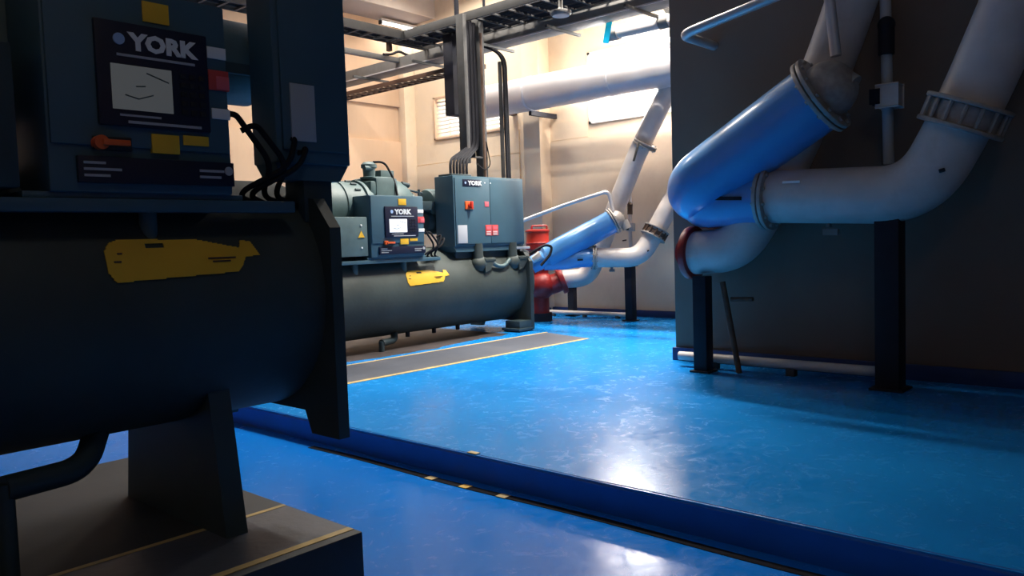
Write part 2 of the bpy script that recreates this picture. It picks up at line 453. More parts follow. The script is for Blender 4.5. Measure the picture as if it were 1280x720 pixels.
def compressor(root, xo):
    """motor, gear casing and volute behind the control panel. xo = panel left x"""
    cz = 1.80
    m = MB()
    prof = [(0, .02), (.0, .26), (.03, .315), (.09, .325), (.10, .35), (.15, .35), (.16, .325), (.40, .325), (.41, .34), (.46, .34), (.47, .325), (.85, .325), (.95, .29), (1.0, .16), (1.03, .02)]
    m.lathe((xo+.42, .62, cz), (-1, 0, 0), prof, 44)
    mo = m.build('compressor_motor', TEALG, root, True)
    for k in range(10):
        a = PI*k/9
        MB().cyl((xo+.20, .62+.335*math.cos(a), cz+.335*math.sin(a)), (xo+.12, .62+.335*math.cos(a), cz+.335*math.sin(a)), .014, seg=8).build('casing_bolt', DKTEAL, mo, True)
    c = MB().box(xo+.43, xo+.80, .34, .92, 1.45, 2.19, .07).box(xo+.36, xo+.46, .36, .9, 1.95, 2.13, .03)
    ca = c.build('gear_casing', TEALG, root, True)
    c = MB().lathe((xo+.50, .56, 2.17), (0, 0, 1), [(0, .11), (.02, .12), (.03, .075), (.13, .08), (.14, .10), (.18, .10), (.21, .07), (.22, .02)], 20)
    c.cyl((xo+.38, .5, 2.30), (xo+.5, .5, 2.30), .03)
    c.build('oil_valve', TEALG, ca, True)
    MB().box(xo+.64, xo+.86, .5, .72, 2.12, 2.285, .01).build('junction_box', TEALG, ca, True)
    MB().tube([(xo+.52, .5, 2.38), (xo+.64, .42, 2.38), (xo+.74, .36, 2.16), (xo+.74, .30, 1.9)], .014, .12).build('casing_cable', CABLE, ca, True)
    v = MB().ball((xo+.88, .66, 1.80), .40, (.92, .85, .98), 36, 20)
    v.lathe((xo+1.12, .66, 1.78), (1, 0, 0), [(0, .26), (.05, .27), (.06, .22), (.12, .18)], 32)
    vo = v.build('compressor_volute', TEALG, root, True)
    h = MB().tube([(xo+1.02, .5, 2.05), (xo+1.32, .48, 2.00)], .014, .1).tube([(xo+.98, .5, 2.12), (xo+1.10, .5, 2.10)], .03, .1).cyl((xo+1.26, .48, 1.97), (xo+1.26, .48, 2.05), .018)
    h.build('oil_line', DKTEAL, vo, True)

def suction(root, xo, low=True):
    """round end, dark saddle and elbow between panel and cabinet"""
    s = MB().lathe((xo-.02, .66, 1.87), (1, 0, 0), [(0, .12), (.02, .19), (.05, .205), (.40, .205), (.44, .18), (.46, .05)], 32)
    so = s.build('suction_pipe', TEALG, root, True)
    MB().box(xo-.30, xo+.46, .46, .74, 1.775, 1.895, .01).build('suction_saddle', DKTEAL, so, True)
    if low:
        e = MB().lathe((xo-.06, .66, 1.62), (1, 0, 0), [(0, .08), (.01, .13), (.05, .16), (.14, .17), (.5, .17)], 32)
        e.build('suction_elbow', DKTEAL, so, True)

def starter(root, x0, x1, z0, z1, y0, d, full=True):
    c = MB().box(x0, x1, y0, y0+d, z0, z1, .010)
    c.prism([(x0+.0, y0+.02, z0), (x1, y0+.02, z0), (x1-.05, y0+.02, z0-.075), (x0+.04, y0+.02, z0-.075)], (0, d-.04, 0))
    cab = c.build('starter_cabinet', TEAL, root, True)
    W = x1-x0; H = z1-z0
    if not full:
        MB().box(x0+.03, x1-.02, y0-.014, y0+.004, z0+.06, z1-.03, .004).build('cabinet_door', TEAL, cab, True)
        o = MB().box(x0+.07, x0+.20, y0-.022, y0-.012, z0+.10, z0+.36, .001).build('data_plate', LGREY, cab, True); o['label'] = 'pale grey data plate'
        return cab
    xm = x0+W*.49
    MB().box(x0+.02, xm-.004, y0-.016, y0+.004, z0+.03, z1-.03, .004).build('cabinet_door', TEAL, cab, True)
    MB().box(xm+.004, x1-.02, y0-.016, y0+.004, z0+.03, z1-.03, .004).build('cabinet_door', TEAL, cab, True)
    def X(t): return x0+W*t
    def Z(t): return z1-H*t
    p = MB().box(X(.115), X(.355), y0-.024, y0-.014, Z(.145), Z(.05), .001).build('maker_plate', NAVY, cab, True)
    text('YORK', .082, (X(.185), y0-.025, Z(.13)), WHT, cab, 'maker_lettering', bold=.003, sx=1.2)
    MB().cyl((X(.148), y0-.029, Z(.10)), (X(.148), y0-.022, Z(.10)), .016).build('maker_emblem', MATS['pale_blue_emblem'], cab, True)
    h = MB().box(X(.135), X(.245), y0-.032, y0-.012, Z(.475), Z(.36), .006)
    h = h.build('switch_plate', ORANGE, cab, True)
    MB().cyl((X(.19), y0-.07, Z(.42)), (X(.19), y0-.03, Z(.42)), .034).box(X(.177), X(.203), y0-.085, y0-.06, Z(.47), Z(.365), .004).build('isolator_handle', REDM, cab, True)
    MB().box(X(.41), X(.465), y0-.022, y0-.012, Z(.435), Z(.36), .001).build('warning_label', PINK, cab, True)
    for a in (.41, .505):
        o = MB().box(X(a), X(a+.085), y0-.022, y0-.012, Z(.855), Z(.70), .001).build('warning_label', REDL, cab, True); o['label'] = 'red and pink warning label'
        MB().box(X(a+.012), X(a+.072), y0-.025, y0-.02, Z(.765), Z(.72)).build('warning_label', PINK, cab, True)
        t = MB()
        for k in range(3): t.box(X(a+.01), X(a+.07), y0-.025, y0-.02, Z(.845-k*.022), Z(.837-k*.022))
        t.build('label_print', WHT, cab, True)
    o = MB().box(X(.03), X(.155), y0-.022, y0-.012, Z(.955), Z(.70), .001).build('data_plate', LGREY, cab, True); o['label'] = 'pale grey data plate'
    MB().cyl((X(.42), y0-.02, Z(.09)), (X(.42), y0-.012, Z(.09)), .010).cyl((X(.50), y0-.02, Z(.09)), (X(.50), y0-.012, Z(.09)), .010).build('indicator_light', WHT, cab, True)
    return cab

def bracket(root, x, y0=.02):
    """curved lug under the starter cabinet"""
    b = MB().cyl((x-.02, y0+.10, 1.30), (x-.02, y0+.10, 1.06), .07, .075, 18)
    b.ball((x+.0, y0+.10, 1.02), .12, (1.05, .9, .95), 20, 12)
    b.box(x+.02, x+.24, y0-.01, y0+.20, 1.045, 1.10, .02)
    b.prism([(x+.02, y0, 1.06), (x+.22, y0, 1.06), (x+.12, y0, .93), (x+.02, y0, .90)], (0, .18, 0))
    b.build('cabinet_bracket', SHELL, root, True)

def small_cables(root, x):
    for k, (a, b, c) in enumerate(((0, .18, .04), (.10, .24, .10), (.30, .05, .20), (.36, .10, .14))):
        MB().tube([(x+a, .12, 1.50-.05*k), (x+a+.05, .08, 1.52-.04*k), (x+(a+b)/2+.12, .06, 1.30), (x+b, .12, 1.17), (x+b+.18, .2, 1.13)], .013, .12, 8).build('control_cable', CABLE, root, True)

# ---- far chiller
ch = empty('water_chiller', CB, 'dark teal water chiller standing on the raised slab in the lit bay, with two-door cabinet', 'chiller')
px0, pz0 = cl(461, 323, 0); px1, pz1 = cl(528.5, 244, 0)
shell_body(ch, -4.6, .0)
end_sheet(ch, -.02, .07)
end_sheet(ch, -4.7, .07)
# flange rim in front of the end sheet
MB().cyl((.05, .6, .71), (.14, .6, .71), .58, seg=48, bev=.015).build('water_box_flange', SHELL, ch, True)
foot(ch, -.12); foot(ch, -4.4)
control_panel(ch, -2.89, -2.04, 1.175, 1.925, SCREEN)
rl = MB().box(-4.5, -1.75, .02, .10, 1.105, 1.15, .006).box(-2.93, -2.0, .03, .30, 1.15, 1.178, .004)
rl.build('support_rail', TEAL, ch, True)
for x in (-3.04, -2.28, -4.0):
    MB().cyl((x, .14, 1.13), (x, .14, .95), .038, seg=14).build('rail_leg', TEALG, ch, True)
lb = MB().box(-3.75, -2.935, .0, .36, 1.20, 1.665, .012).build('terminal_box', TEALG, ch, True)
t = MB().prism([(-3.08, -.008, 1.42), (-2.985, -.008, 1.42), (-3.032, -.008, 1.50)], (0, .01, 0)).build('hazard_triangle', YEL, lb, True)
for z in (1.565, 1.30): MB().cyl((-3.03, -.01, z), (-3.03, .01, z), .011).build('door_screw', WHT, lb, True)
compressor(ch, -2.93)
suction(ch, -1.40)
cx0, cx1 = -1.40, .02
starter(ch, cx0, cx1, 1.27, 2.222, .10, .36)
MB().box(-1.34, -.96, .18, .44, 2.22, 2.255, .006).build('gland_plate', DKTEAL, ch, True)
b0 = MB().box(-1.30, -.2, .2, .5, .98, 1.28, .02).build('cabinet_stand', DKTEAL, ch, True)
bracket(ch, -.93); bracket(ch, -.22)
MB().tube([(-.74, .06, 1.03), (-.62, .05, .97), (-.48, .05, .97), (-.36, .06, 1.06)], .028, .1, 12).build('loop_pipe', TEALG, ch, True)
whale(ch, -2.30, .845, 1.0)
small_cables(ch, -2.02)
MB().box(-.2, .12, .08, .3, 1.20, 1.235, .004).build('cable_shelf', LGREY, ch, True)
# drain fitting under the shell
MB().tube([(-2.25, .42, .20), (-2.36, .28, .11), (-2.62, .22, .11)], .045, .1, 14).cyl((-2.62, .22, .13), (-2.62, .22, .0), .035, seg=12).build('drain_elbow', DKTEAL, ch, True)
for x in (-2.02, -1.55, -1.1):
    MB().cyl((x, .42, .20), (x, .42, .11), .03, seg=10).build('drain_plug', BLACK, ch, True)

# ---- near chiller on its concrete plinth, left foreground
NB = V((2.30, 3.10, .565))
nc = empty('water_chiller', NB, 'large dark water chiller in the left foreground on a dark plinth, seen close up', 'chiller')
shell_body(nc, -3.4, -.06)
end_sheet(nc, -.10, .06)
end_sheet(nc, -3.5, .06)
for x in (-.62, -2.9):
    MB().prism([(x, .10, -.315), (x, 1.10, -.315), (x, 1.0, .35), (x, .2, .35)], (.10, 0, 0)).build('shell_saddle', DKTEAL, nc, True)
control_panel(nc, -1.26, -.56, 1.16, 1.93, DIMSCREEN)
MB().box(-3.3, -.25, .02, .10, 1.09, 1.14, .006).box(-1.34, -.5, .03, .30, 1.14, 1.163, .004).build('support_rail', TEAL, nc, True)
for x in (-1.42, -.86, -2.6):
    MB().cyl((x, .14, 1.12), (x, .14, .93), .034, seg=14).build('rail_leg', TEALG, nc, True)
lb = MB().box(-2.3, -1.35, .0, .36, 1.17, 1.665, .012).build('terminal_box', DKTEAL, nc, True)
MB().prism([(-1.49, -.008, 1.42), (-1.405, -.008, 1.42), (-1.447, -.008, 1.50)], (0, .01, 0)).build('hazard_triangle', YEL, lb, True)
compressor(nc, -1.75)
suction(nc, -.46, False)
starter(nc, -.28, .125, 1.32, 2.75, .10, .20, False)
MB().box(-.12, .04, .14, .3, 1.05, 1.26, .01).build('cabinet_stand', DKTEAL, nc, True)
whale(nc, -1.06, .86, .88)
small_cables(nc, -.54)
MB().tube([(-1.0, .42, .20), (-1.1, .30, .08), (-1.4, .25, .08)], .05, .1, 14).cyl((-1.4, .25, .1), (-1.4, .25, -.3), .035, seg=12).build('drain_elbow', DKTEAL, nc, True)
pl = MB().box(-1.6, 2.10, 2.80, 5.0, 0, .25, .01).build('equipment_plinth', MOTOR)
tag(pl, 'low dark grey concrete plinth under the foreground chiller, edged with yellow lines', 'plinth')
MB().box(-1.58, 2.09, 2.85, 2.89, .25, .253).build('edge_line', YLINE, pl)
MB().box(-1.58, 2.09, 3.38, 3.41, .25, .253).build('edge_line', YLINE, pl)
MB().box(-1.58, 2.09, 2.89, 3.38, .25, .2515).build('walk_strip', GREYSTRIP, pl)

# ============================================================ CABLES, RISERS, TRAYS
# main riser: open channel full of black cables going down to the cabinet
rX0, rX1, rY = 8.20, 8.62, 8.16
zt = 4.62
rs = empty('cable_riser', (8.41, rY, 2.45), 'tall grey vertical cable riser channel rising from the blue-grey cabinet to the overhead tray', 'cable riser')
MB().box(rX0, rX0+.07, rY-.06, rY+.08, 2.62, zt+.1, .004).build('side_channel', DGALV, rs)
MB().box(rX1-.10, rX1, rY-.06, rY+.08, 2.42, zt+.1, .004).build('side_channel', DGALV, rs)
for k in range(14): MB().box(rX0+.05, rX1-.05, rY+.04, rY+.06, 2.9+k*.13, 2.94+k*.13).build('rung', DGALV, rs)
grp = 'black power cables in the riser'
for i in range(6):
    x = rX0+.105+i*.038; y = rY-.01+.012*(i % 2)
    ex = 7.66+i*.062
    o = MB().tube([(x, y, zt+.02), (x, y, 3.0), (x-.02, y, 2.86), (ex+.02, 7.92, 2.62), (ex, 7.90, 2.40)], .020, .16, 10).build('power_cable', CABLE)
    tag(o, 'black power cable curving out of the tall riser into the cabinet top', 'cable', grp)
o = MB().box(8.31, 8.50, 8.22, 8.36, 2.72, 4.6, .01).build('cable_bundle', CABLE); tag(o, 'thick black cable bundle filling the tall riser above the cabinet', 'cable')
# dark box behind the riser
p = on(563, 80, 1, 8.9); q = on(578, 145, 1, 8.9)
o = MB().box(p.x, q.x+.25, 8.85, 9.05, q.z, 4.68, .01).build('cable_duct', BLACK); tag(o, 'short black vertical duct behind the riser in front of the louvred window', 'duct')
# slim conduit right of the riser
p = on(601, 60, 1, 8.1); q = on(603, 221, 1, 8.1)
o = MB().cyl((p.x, 8.1, 4.5), (p.x, 8.1, q.z), .024, seg=12).build('steel_conduit', RUST)
tag(o, 'thin brown vertical conduit just right of the main riser', 'conduit')
o2 = MB().tube([(8.60, 8.1, 2.95), (8.66, 8.08, 2.60), (8.52, 8.08, 2.52), (8.34, 8.06, 2.62)], .008, .1, 8).build('thin_wire', CABLE); tag(o2, 'thin black loose wire looping beside the riser above the cabinet', 'wire')
o2 = MB().box(8.36, 8.62, 8.10, 8.13, 2.70, 2.725).build('strut_bar', DGALV); tag(o2, 'short perforated horizontal bar tying riser to conduit', 'bracket')
# second riser of cables, right
p = on(628, 80, 1, 8.1); q = on(628, 222, 1, 8.1)
rs2 = empty('cable_riser', (p.x, 8.1, q.z), 'narrow cable riser with bent top dropping to the right end of the cabinet', 'cable riser')
for k, dx in enumerate((-.055, .055)):
    MB().box(p.x+dx-.016, p.x+dx+.016, 8.08, 8.13, q.z-.02, 4.15).build('side_channel', DGALV, rs2)
for k in range(3):
    x = p.x-.03+k*.03
    MB().tube([(x-.05, 8.75, 4.50), (x, 8.35, 4.42), (x, 8.06, 4.22), (x, 8.05, q.z-.01)], .019, .22, 10).build('riser_cable', CABLE, rs2)
# rods to the ceiling
for u, u2, lb_ in ((568, 571, 'black hanger rod above the main riser, left of the pair'), (604, 605, 'black hanger rod above the tray, right of the pair')):
    p = on(u2, 24 if u == 568 else 12, 2, 4.78)
    o = MB().cyl((p.x, p.y, 4.78), (p.x, p.y, 7.2), .036 if u == 568 else .02, seg=10).build('hanger_rod', BLACK)
    tag(o, lb_, 'rod')

# ladder tray along Y
def ladder(name, x0, x1, y0, y1, z, h, m, rung, label, group=None):
    r = empty(name, ((x0+x1)/2, (y0+y1)/2, z), label, 'cable tray', group)
    for x in (x0, x1-.03): MB().box(x, x+.03, y0, y1, z, z+h, .003).build('side_rail', m, r)
    n = int((y1-y0)/rung)
    for k in range(n+1):
        y = y0+.05+k*(y1-y0-.1)/n
        MB().box(x0+.02, x1-.02, y-.018, y+.018, z+.005, z+.03).build('rung', m, r)
    return r
t1 = ladder('ladder_tray', 8.42, 9.42, 4.42, 9.95, 4.68, .13, DGALV, .30, 'wide overhead ladder cable tray with dark cables, running above the riser toward the upper right')
g = 'black cables lying in the wide ladder tray'
for k in range(10):
    x = 8.64+k*.078+random.uniform(-.008, .008)
    y0_ = 4.5; y1_ = 9.85 if k < 6 else random.uniform(7.6, 9.7)
    o = MB().tube([(x, y0_, 4.735), (x+random.uniform(-.02, .02), (y0_+y1_)/2, 4.735), (x, y1_, 4.735)], .034, .3, 8).build('tray_cable', CABLE)
    tag(o, 'black cable lying along the wide overhead ladder tray', 'cable', g)
# branch tray toward the left along X
p = on(438, 22, 2, 4.72); q = on(490, 54, 2, 4.72)
t3 = empty('cable_tray', (8.0, q.y, 4.7), 'dark cable tray branching to the left from the end of the wide ladder tray', 'cable tray')
MB().box(4.6, 9.42, 9.95, 9.98, 4.68, 4.81, .003).build('side_rail', DGALV, t3)
MB().box(4.6, 8.5, 9.62, 9.65, 4.68, 4.81, .003).build('side_rail', DGALV, t3)
for k in range(15): MB().box(4.7+k*.26, 4.74+k*.26, 9.64, 9.96, 4.685, 4.71).build('rung', DGALV, t3)
for k in range(3):
    o = MB().tube([(4.65, 9.70+.085*k, 4.745), (7.5, 9.72+.085*k, 4.745), (9.0, 9.7+.085*k, 4.745)], .032, .3, 8).build('tray_cable', CABLE)
    tag(o, 'black cable in the short branch tray at the upper left of the bay', 'cable', 'black cables in the branch tray')
o = MB().box(8.36, 8.42, 9.9, 9.98, 4.55, 4.68, .003).build('tray_clip', BROWN); tag(o, 'small brown clip under the corner of the ladder tray', 'bracket')
# slim bar below, along X
p = on(438, 46, 2, 4.66); q = on(510, 76, 2, 4.66)
o = MB().box(4.4, q.x+.05, q.y-.02, q.y+.07, 4.60, 4.68, .004).build('strut_channel', GALV)
tag(o, 'slim grey steel channel running left above the trunking', 'channel')
o = MB().tube([(q.x-.62, q.y-.1, 4.66), (q.x-.35, q.y, 4.72), (q.x-.2, q.y, 4.80), (q.x-.02, q.y-.02, 4.74), (q.x+.12, q.y-.35, 4.66)], .022, .15, 10).build('loose_cable', CABLE)
tag(o, 'loose black cable hump over the slim grey channel', 'cable')
# solid trunking along Y
tk = empty('cable_trunking', (9.35, 8.5, 4.5), 'broad flat grey steel trunking running diagonally under the ladder tray', 'trunking')
MB().box(9.18, 9.52, 4.4, 13.0-.2, 4.50, 4.69, .006).build('trunk_body', GALV, tk)
b = MB().box(9.170, 9.18, 4.4, 12.8, 4.50, 4.52)
b.build('lower_lip', CLAD, tk)
for (u0, v0, lb_) in ((458, 99, 'leftmost'), (531, 80, 'second from left'), (614, 59, 'third from left'), (691, 36, 'fourth from left'), (784, 9, 'rightmost')):
    p = on(u0, v0, 2, 4.47)
    o = MB().box(8.92, 9.72, p.y-.02, p.y+.02, 4.462, 4.502, .003).build('trunking_bracket', DGALV)
    tag(o, lb_+' of the thin dark brackets crossing under the broad grey trunking', 'bracket')
# small ladder farther left
ladder('ladder_tray', 9.22, 9.56, 8.95, 12.7, 4.27, .07, BROWN, .17, 'narrow brown perforated tray below the trunking at the left, ending behind the riser')

# brown channel between pipe and window wall
p = on(596, 131, 1, 9.9); q = on(650, 160, 1, 9.9)
o = MB().obox((p.x, 9.9, p.z), (XB, 9.9, 3.86), .12, .12, .004).build('steel_bracket', BROWN); tag(o, 'dark brown steel arm from the back wall under the big horizontal pipe', 'bracket')

# disc shaped fitting under the tray, cyan strip, short white pipe
p = on(701, 19, 2, 4.42)
dl = empty('disc_lamp', (p.x, p.y, p.z), 'round grey disc lamp hanging under the overhead tray', 'lamp')
MB().lathe((p.x, p.y, p.z), (0, 0, 1), [(0, .01), (0, .125), (.02, .14), (.05, .14), (.055, .06), (.10, .03), (.30, .03)], 32).build('lamp_housing', GALV, dl)
MB().cyl((p.x, p.y, p.z-.012), (p.x, p.y, p.z+.001), .11, seg=32).build('lamp_glass', LGREY, dl)
p = on(762, 25, 0, 9.5); q = on(757, 54, 0, 9.5)
o = MB().obox(p, q, .10, .008, .003, up=(1, 0, 0)).build('cyan_strip', CYAN); tag(o, 'bright cyan plastic strip hanging below the trunking at upper right', 'strip')
p = on(772, 27, 0, 9.8); q = on(842, 8, 0, 9.8)
wp = empty('white_duct_pipe', (9.8, q.y, q.z), 'short white round pipe with a collar under the trunking at the upper right', 'pipe')
MB().cyl((9.8, p.y, 4.42), (9.8, 4.42, 4.42), .085, seg=24).build('pipe_run', PIPEW, wp)
MB().cyl((9.8, p.y+.16, 4.42), (9.8, p.y-.02, 4.42), .10, .10, seg=24).build('end_cap', FLANGE, wp)
MB().cyl((9.8, p.y-.7, 4.42), (9.8, p.y-.85, 4.42), .098, seg=24).build('pipe_collar', GALV, wp)
o = MB().obox(on(826, 0, 0, 9.9), on(848, 36, 0, 9.9), .06, .05, .004).build('angle_strut', DGALV); tag(o, 'sloping dark strut at the right end of the trunking', 'bracket')

# ============================================================ BIG HORIZONTAL PIPE
bp = empty('insulated_pipe', (10.6, 8, 3.7), 'very large horizontal silver clad pipe crossing the bay below the trays', 'pipe')
MB().rings([V((10.6, 10.35, 3.98)), V((10.6, 10.31, 3.98)), V((10.6, 4.7, 3.975))], [V((0, -1, 0))]*3, [.255, .285, .285], 48).build('pipe_run', CLAD, bp)
for y in (8.9, 7.2, 5.5):
    MB().lathe((10.6, y, 3.98), (0, -1, 0), [(0, .284), (0, .292), (.05, .292), (.05, .284)], 48).build('cladding_band', CLAD, bp)
MB().box(10.60, 11.3, 8.9, 8.96, 3.62, 3.70).build('wall_bracket', BLACK, bp)

# ============================================================ RISING PIPES, CENTRE
def flange(mb, c, d, r, t=.03, n=10):
    d = V(d).normalized(); c = V(c)
    mb.cyl(c-d*t, c-d*.006, r, seg=32, bev=.004).cyl(c+d*.006, c+d*t, r, seg=32, bev=.004)
    mb.bolts(c, d, r*.87, n, r*.055, t*1.5)
    return mb
# pump and its white riser (behind)
D0 = 13.0
A0 = at(703, 349, D0); A1 = at(735, 347, D0); A1b = at(752, 305, 12.8); A2 = at(800, 183, 12.4); A3 = at(846, 92, 12.02)
pa = empty('white_riser_pipe', A0, 'white insulated pipe rising steeply from the red pump to the big horizontal pipe', 'pipe')
MB().tube([A0, A1, A1b, A2, A3], .148, .42, 32, 14).build('pipe_run', PIPEW, pa)
j = at(811, 176, 12.33); dd = (A3-A2).normalized()
j = at(806, 181, 12.36)
b = flange(MB(), j, dd, .195, .035); b.build('flange_joint', FLANGE, pa)
MB().obox(j-R2*.12-FW*.17, j-R2*.20-U2*.28-FW*.17, .03, .03, .004).build('valve_lever', DGALV, pa)
# pump
pc = at(680, 348, D0)
pm = empty('red_pump', (pc.x, pc.y, .165), 'red vertical pump with round motor behind the right end of the far chiller', 'pump')
mb = MB().lathe((pc.x, pc.y, at(672, 306, D0).z), (0, 0, 1), [(0, .12), (0, .19), (.03, .2), (.05, .185), (.20, .185), (.21, .2), (.235, .2), (.25, .15)], 32)
mb.build('pump_motor', REDM, pm)
zt_ = at(672, 306, D0).z
pmx, pmy = at(672, 300, D0).x, at(672, 300, D0).y
mb = MB()
MB().cyl((pmx, pmy, .165), (pmx, pmy, .3), .2, seg=20).build('pump_foot', BLACK, pm)
MB().lathe((pmx, pmy, zt_-.40), (0, 0, 1), [(0, .17), (.02, .18), (.05, .14), (.30, .15), (.33, .2), (.4, .2)], 32).build('coupling_guard', REDP, pm)
mo = [o for o in COL.objects if o.parent == pm and o.name.startswith('pump_motor')][0]
mo.location = V((pmx-pc.x, pmy-pc.y, 0))
MB().tube([(pmx-.08, pmy+.05, zt_+.25), (pmx-.08, pmy+.05, zt_+.31), (pmx+.12, pmy-.1, zt_+.31), (pmx+.12, pmy-.1, zt_+.25)], .016, .04, 8).build('motor_handle', REDP, pm)
v0 = at(668, 357, D0)
mb = MB().tube([(pmx, pmy, .3), (pmx, pmy, zt_-.5), (pmx, pmy, zt_-.38)], .16, .1, 24)
mb.tube([v0, at(690, 356, D0), at(701, 351, D0)], .16, .15, 28)
mb.ball(at(676, 357, D0), .24, (1, 1, .95))
mb.build('volute_casing', REDP, pm)
b = MB(); b.cyl(at(699, 351.5, D0), at(705, 349, D0), .225, seg=32, bev=.012); b.build('outlet_flange', REDP, pm)

# blue branch from the chiller and the white line
DB = 12.26
bb = empty('blue_pipe', at(700, 325, DB), 'glossy sky blue pipe slanting up with a short branch, right end of the far chiller', 'pipe')
u0, u1 = at(664, 332, DB), at(765, 277, DB)
MB().rings([u0, at(681, 323, DB), at(684, 321, DB), at(700, 312.5, DB), u1], [u1-u0]*5, [.13, .14, .185, .195, .178], 40).build('slanting_barrel', PIPEB, bb)
c = u1; dd = (u1-u0).normalized()
b = flange(MB(), c+dd*.02, dd, .205, .028, 10); b.build('end_flange', FLANGE, bb)
MB().ball(c+dd*.06, .14, (1, 1, 1)).tube([c+dd*.1, at(774, 278, DB), at(781, 281, DB)], .05, .05, 16).cyl(at(779, 276, DB), at(784, 286, DB), .07, seg=16).build('relief_valve', FLANGE, bb)
l0, l1 = at(684, 333, DB), at(742.5, 322, DB)
MB().rings([at(680, 330, DB), at(706, 327.5, DB), at(722, 323, DB), l1], [l1-at(706, 325, DB)]*4, [.1, .115, .142, .142], 36).build('lower_branch', PIPEB, bb)
MB().obox(at(722, 325, DB-.155), at(728.5, 324.6, DB-.155), .015, .02, .003).build('branch_slot', BLACK, bb)
MB().tube([at(662, 318, DB-.28), at(670, 312, DB-.3), at(682, 306, DB-.26), at(690, 308, DB-.24), at(688, 318, DB-.25), at(676, 332, DB-.26)], .020, .12, 10).build('strap_cable', CABLE, bb)
b = MB().cyl(at(666, 325, DB-.20), at(676, 319, DB-.20), .05, .075, seg=16).build('white_fitting', CLAD, bb)
# white pipe with elbow
WB = [l1, at(800, 322, DB), at(819, 290, DB), at(850, 232, DB), at(872, 190, DB), at(872, 40, DB)]
wb = empty('white_elbow_pipe', l1, 'white pipe joined to the blue branch, running level then bending up to the right', 'pipe')
MB().tube(WB, .148, .36, 36, 14).build('pipe_run', PIPEW, wb)
dd = (WB[3]-WB[2]).normalized(); c = at(818.5, 291, DB)
b = MB().cyl(c-dd*.08, c-dd*.055, .205, seg=40, bev=.006).cyl(c+dd*.055, c+dd*.08, .205, seg=40, bev=.006).cyl(c-dd*.05, c+dd*.05, .175, seg=40)
b.build('grooved_coupling', FLANGE, wb)
b = MB(); b.cyl(c-dd*.03, c+dd*.03, .178, seg=40).bolts(c, dd, .19, 14, .012, .075); b.build('coupling_bolts', RUST, wb)
dh = (WB[1]-WB[0]).normalized()
b = flange(MB(), l1, dh, .19, .03, 10); b.build('flange_joint', FLANGE, wb)
MB().tube([at(741, 318, DB), at(738, 311, DB), at(742, 307, DB)], .035, .05, 12).ball(at(739, 310, DB), .05).build('vent_valve', CLAD, wb)
b = MB().cyl(at(764.5, 332, DB), at(764.5, 338, DB), .018, seg=10).box(0, 0, 0, 0, 0, 0) if False else MB().cyl(at(764.5, 332, DB), at(764.5, 337, DB), .018, seg=10).obox(at(762, 338, DB), at(768, 338, DB), .03, .03, .004)
b.build('drain_cock', GALV, wb)
b = MB().cyl(at(809, 314, DB-.15), at(811, 313, DB-.15), .012, seg=8); b.build('thermowell', BLACK, wb)
MB().box(0, .001, 0, .001, 0, .001) if False else None
p = at(751.5, 318, DB-.145); 
MB().obox(at(747.5, 318.2, DB-.137), at(753.5, 317.9, DB-.137), .004, .022).build('pipe_sticker', WHT, wb)

# thin white drain line that loops over the blue pipe
o = MB().tube([at(640, 281, 12.2), at(704, 257, 12.2), at(760.5, 238.5, 12.2), at(767, 268, 12.2), at(763, 271, 12.2)], .030, .10, 14).build('thin_white_pipe', CLAD)
tag(o, 'thin white pipe rising from behind the cabinet and hooking down onto the blue pipe', 'pipe')
# posts and brace
def post(u, vt, vb, w, label, D=None):
    b_ = on(u, vb, 2, .165); dep = (b_-EYE).dot(FW); 
    t_ = at(u, vt, dep)
    r = empty('support_post', b_, label, 'post')
    MB().obox((b_.x, b_.y, .18), (b_.x, b_.y, t_.z), w, w, .006, up=(1, 0, 0)).build('post_tube', BLACK, r)
    MB().box(b_.x-w*.8, b_.x+w*.8, b_.y-w*.8, b_.y+w*.8, .165, .182, .003).build('base_plate', BLACK, r)
    MB().box(b_.x-w*.7, b_.x+w*.7, b_.y-w*.7, b_.y+w*.7, t_.z-.01, t_.z+.02, .003).build('saddle_plate', BLACK, r)
    return b_, t_
post(789, 332, 401, .13, 'taller black square post holding the white elbow pipe in the bay')
post(716, 357, 395, .115, 'shorter black square post under the pump outlet pipe in the bay')
b_ = on(730, 388, 2, .165)
sr = empty('prop_rod', b_, 'thin brown rod leaning beside the shorter black post', 'rod')
dp = (b_-EYE).dot(FW)
MB().cyl(b_, at(722, 357, dp), .022, seg=10).build('rod', RUST, sr)
MB().cyl(at(726, 364, dp), at(735, 364, dp), .016, seg=10).build('side_handle', RUST, sr)
# white pipe low along the floor
p, q = on(668, 395, 2, .22), on(784, 396, 2, .22)
p = V((10.75, 8.95, .235)); q = V((10.82, 7.1, .235))
fp = empty('floor_pipe', q, 'thin white pipe running along the floor at the foot of the back wall', 'pipe')
MB().cyl(p, q, .035, seg=16).build('pipe_run', PIPEW, fp)
for k in (.15, .5, .85):
    c = p.lerp(q, k); MB().box(c.x-.03, c.x+.03, c.y-.03, c.y+.03, .165, .21, .003).build('pipe_foot', DGALV, fp)
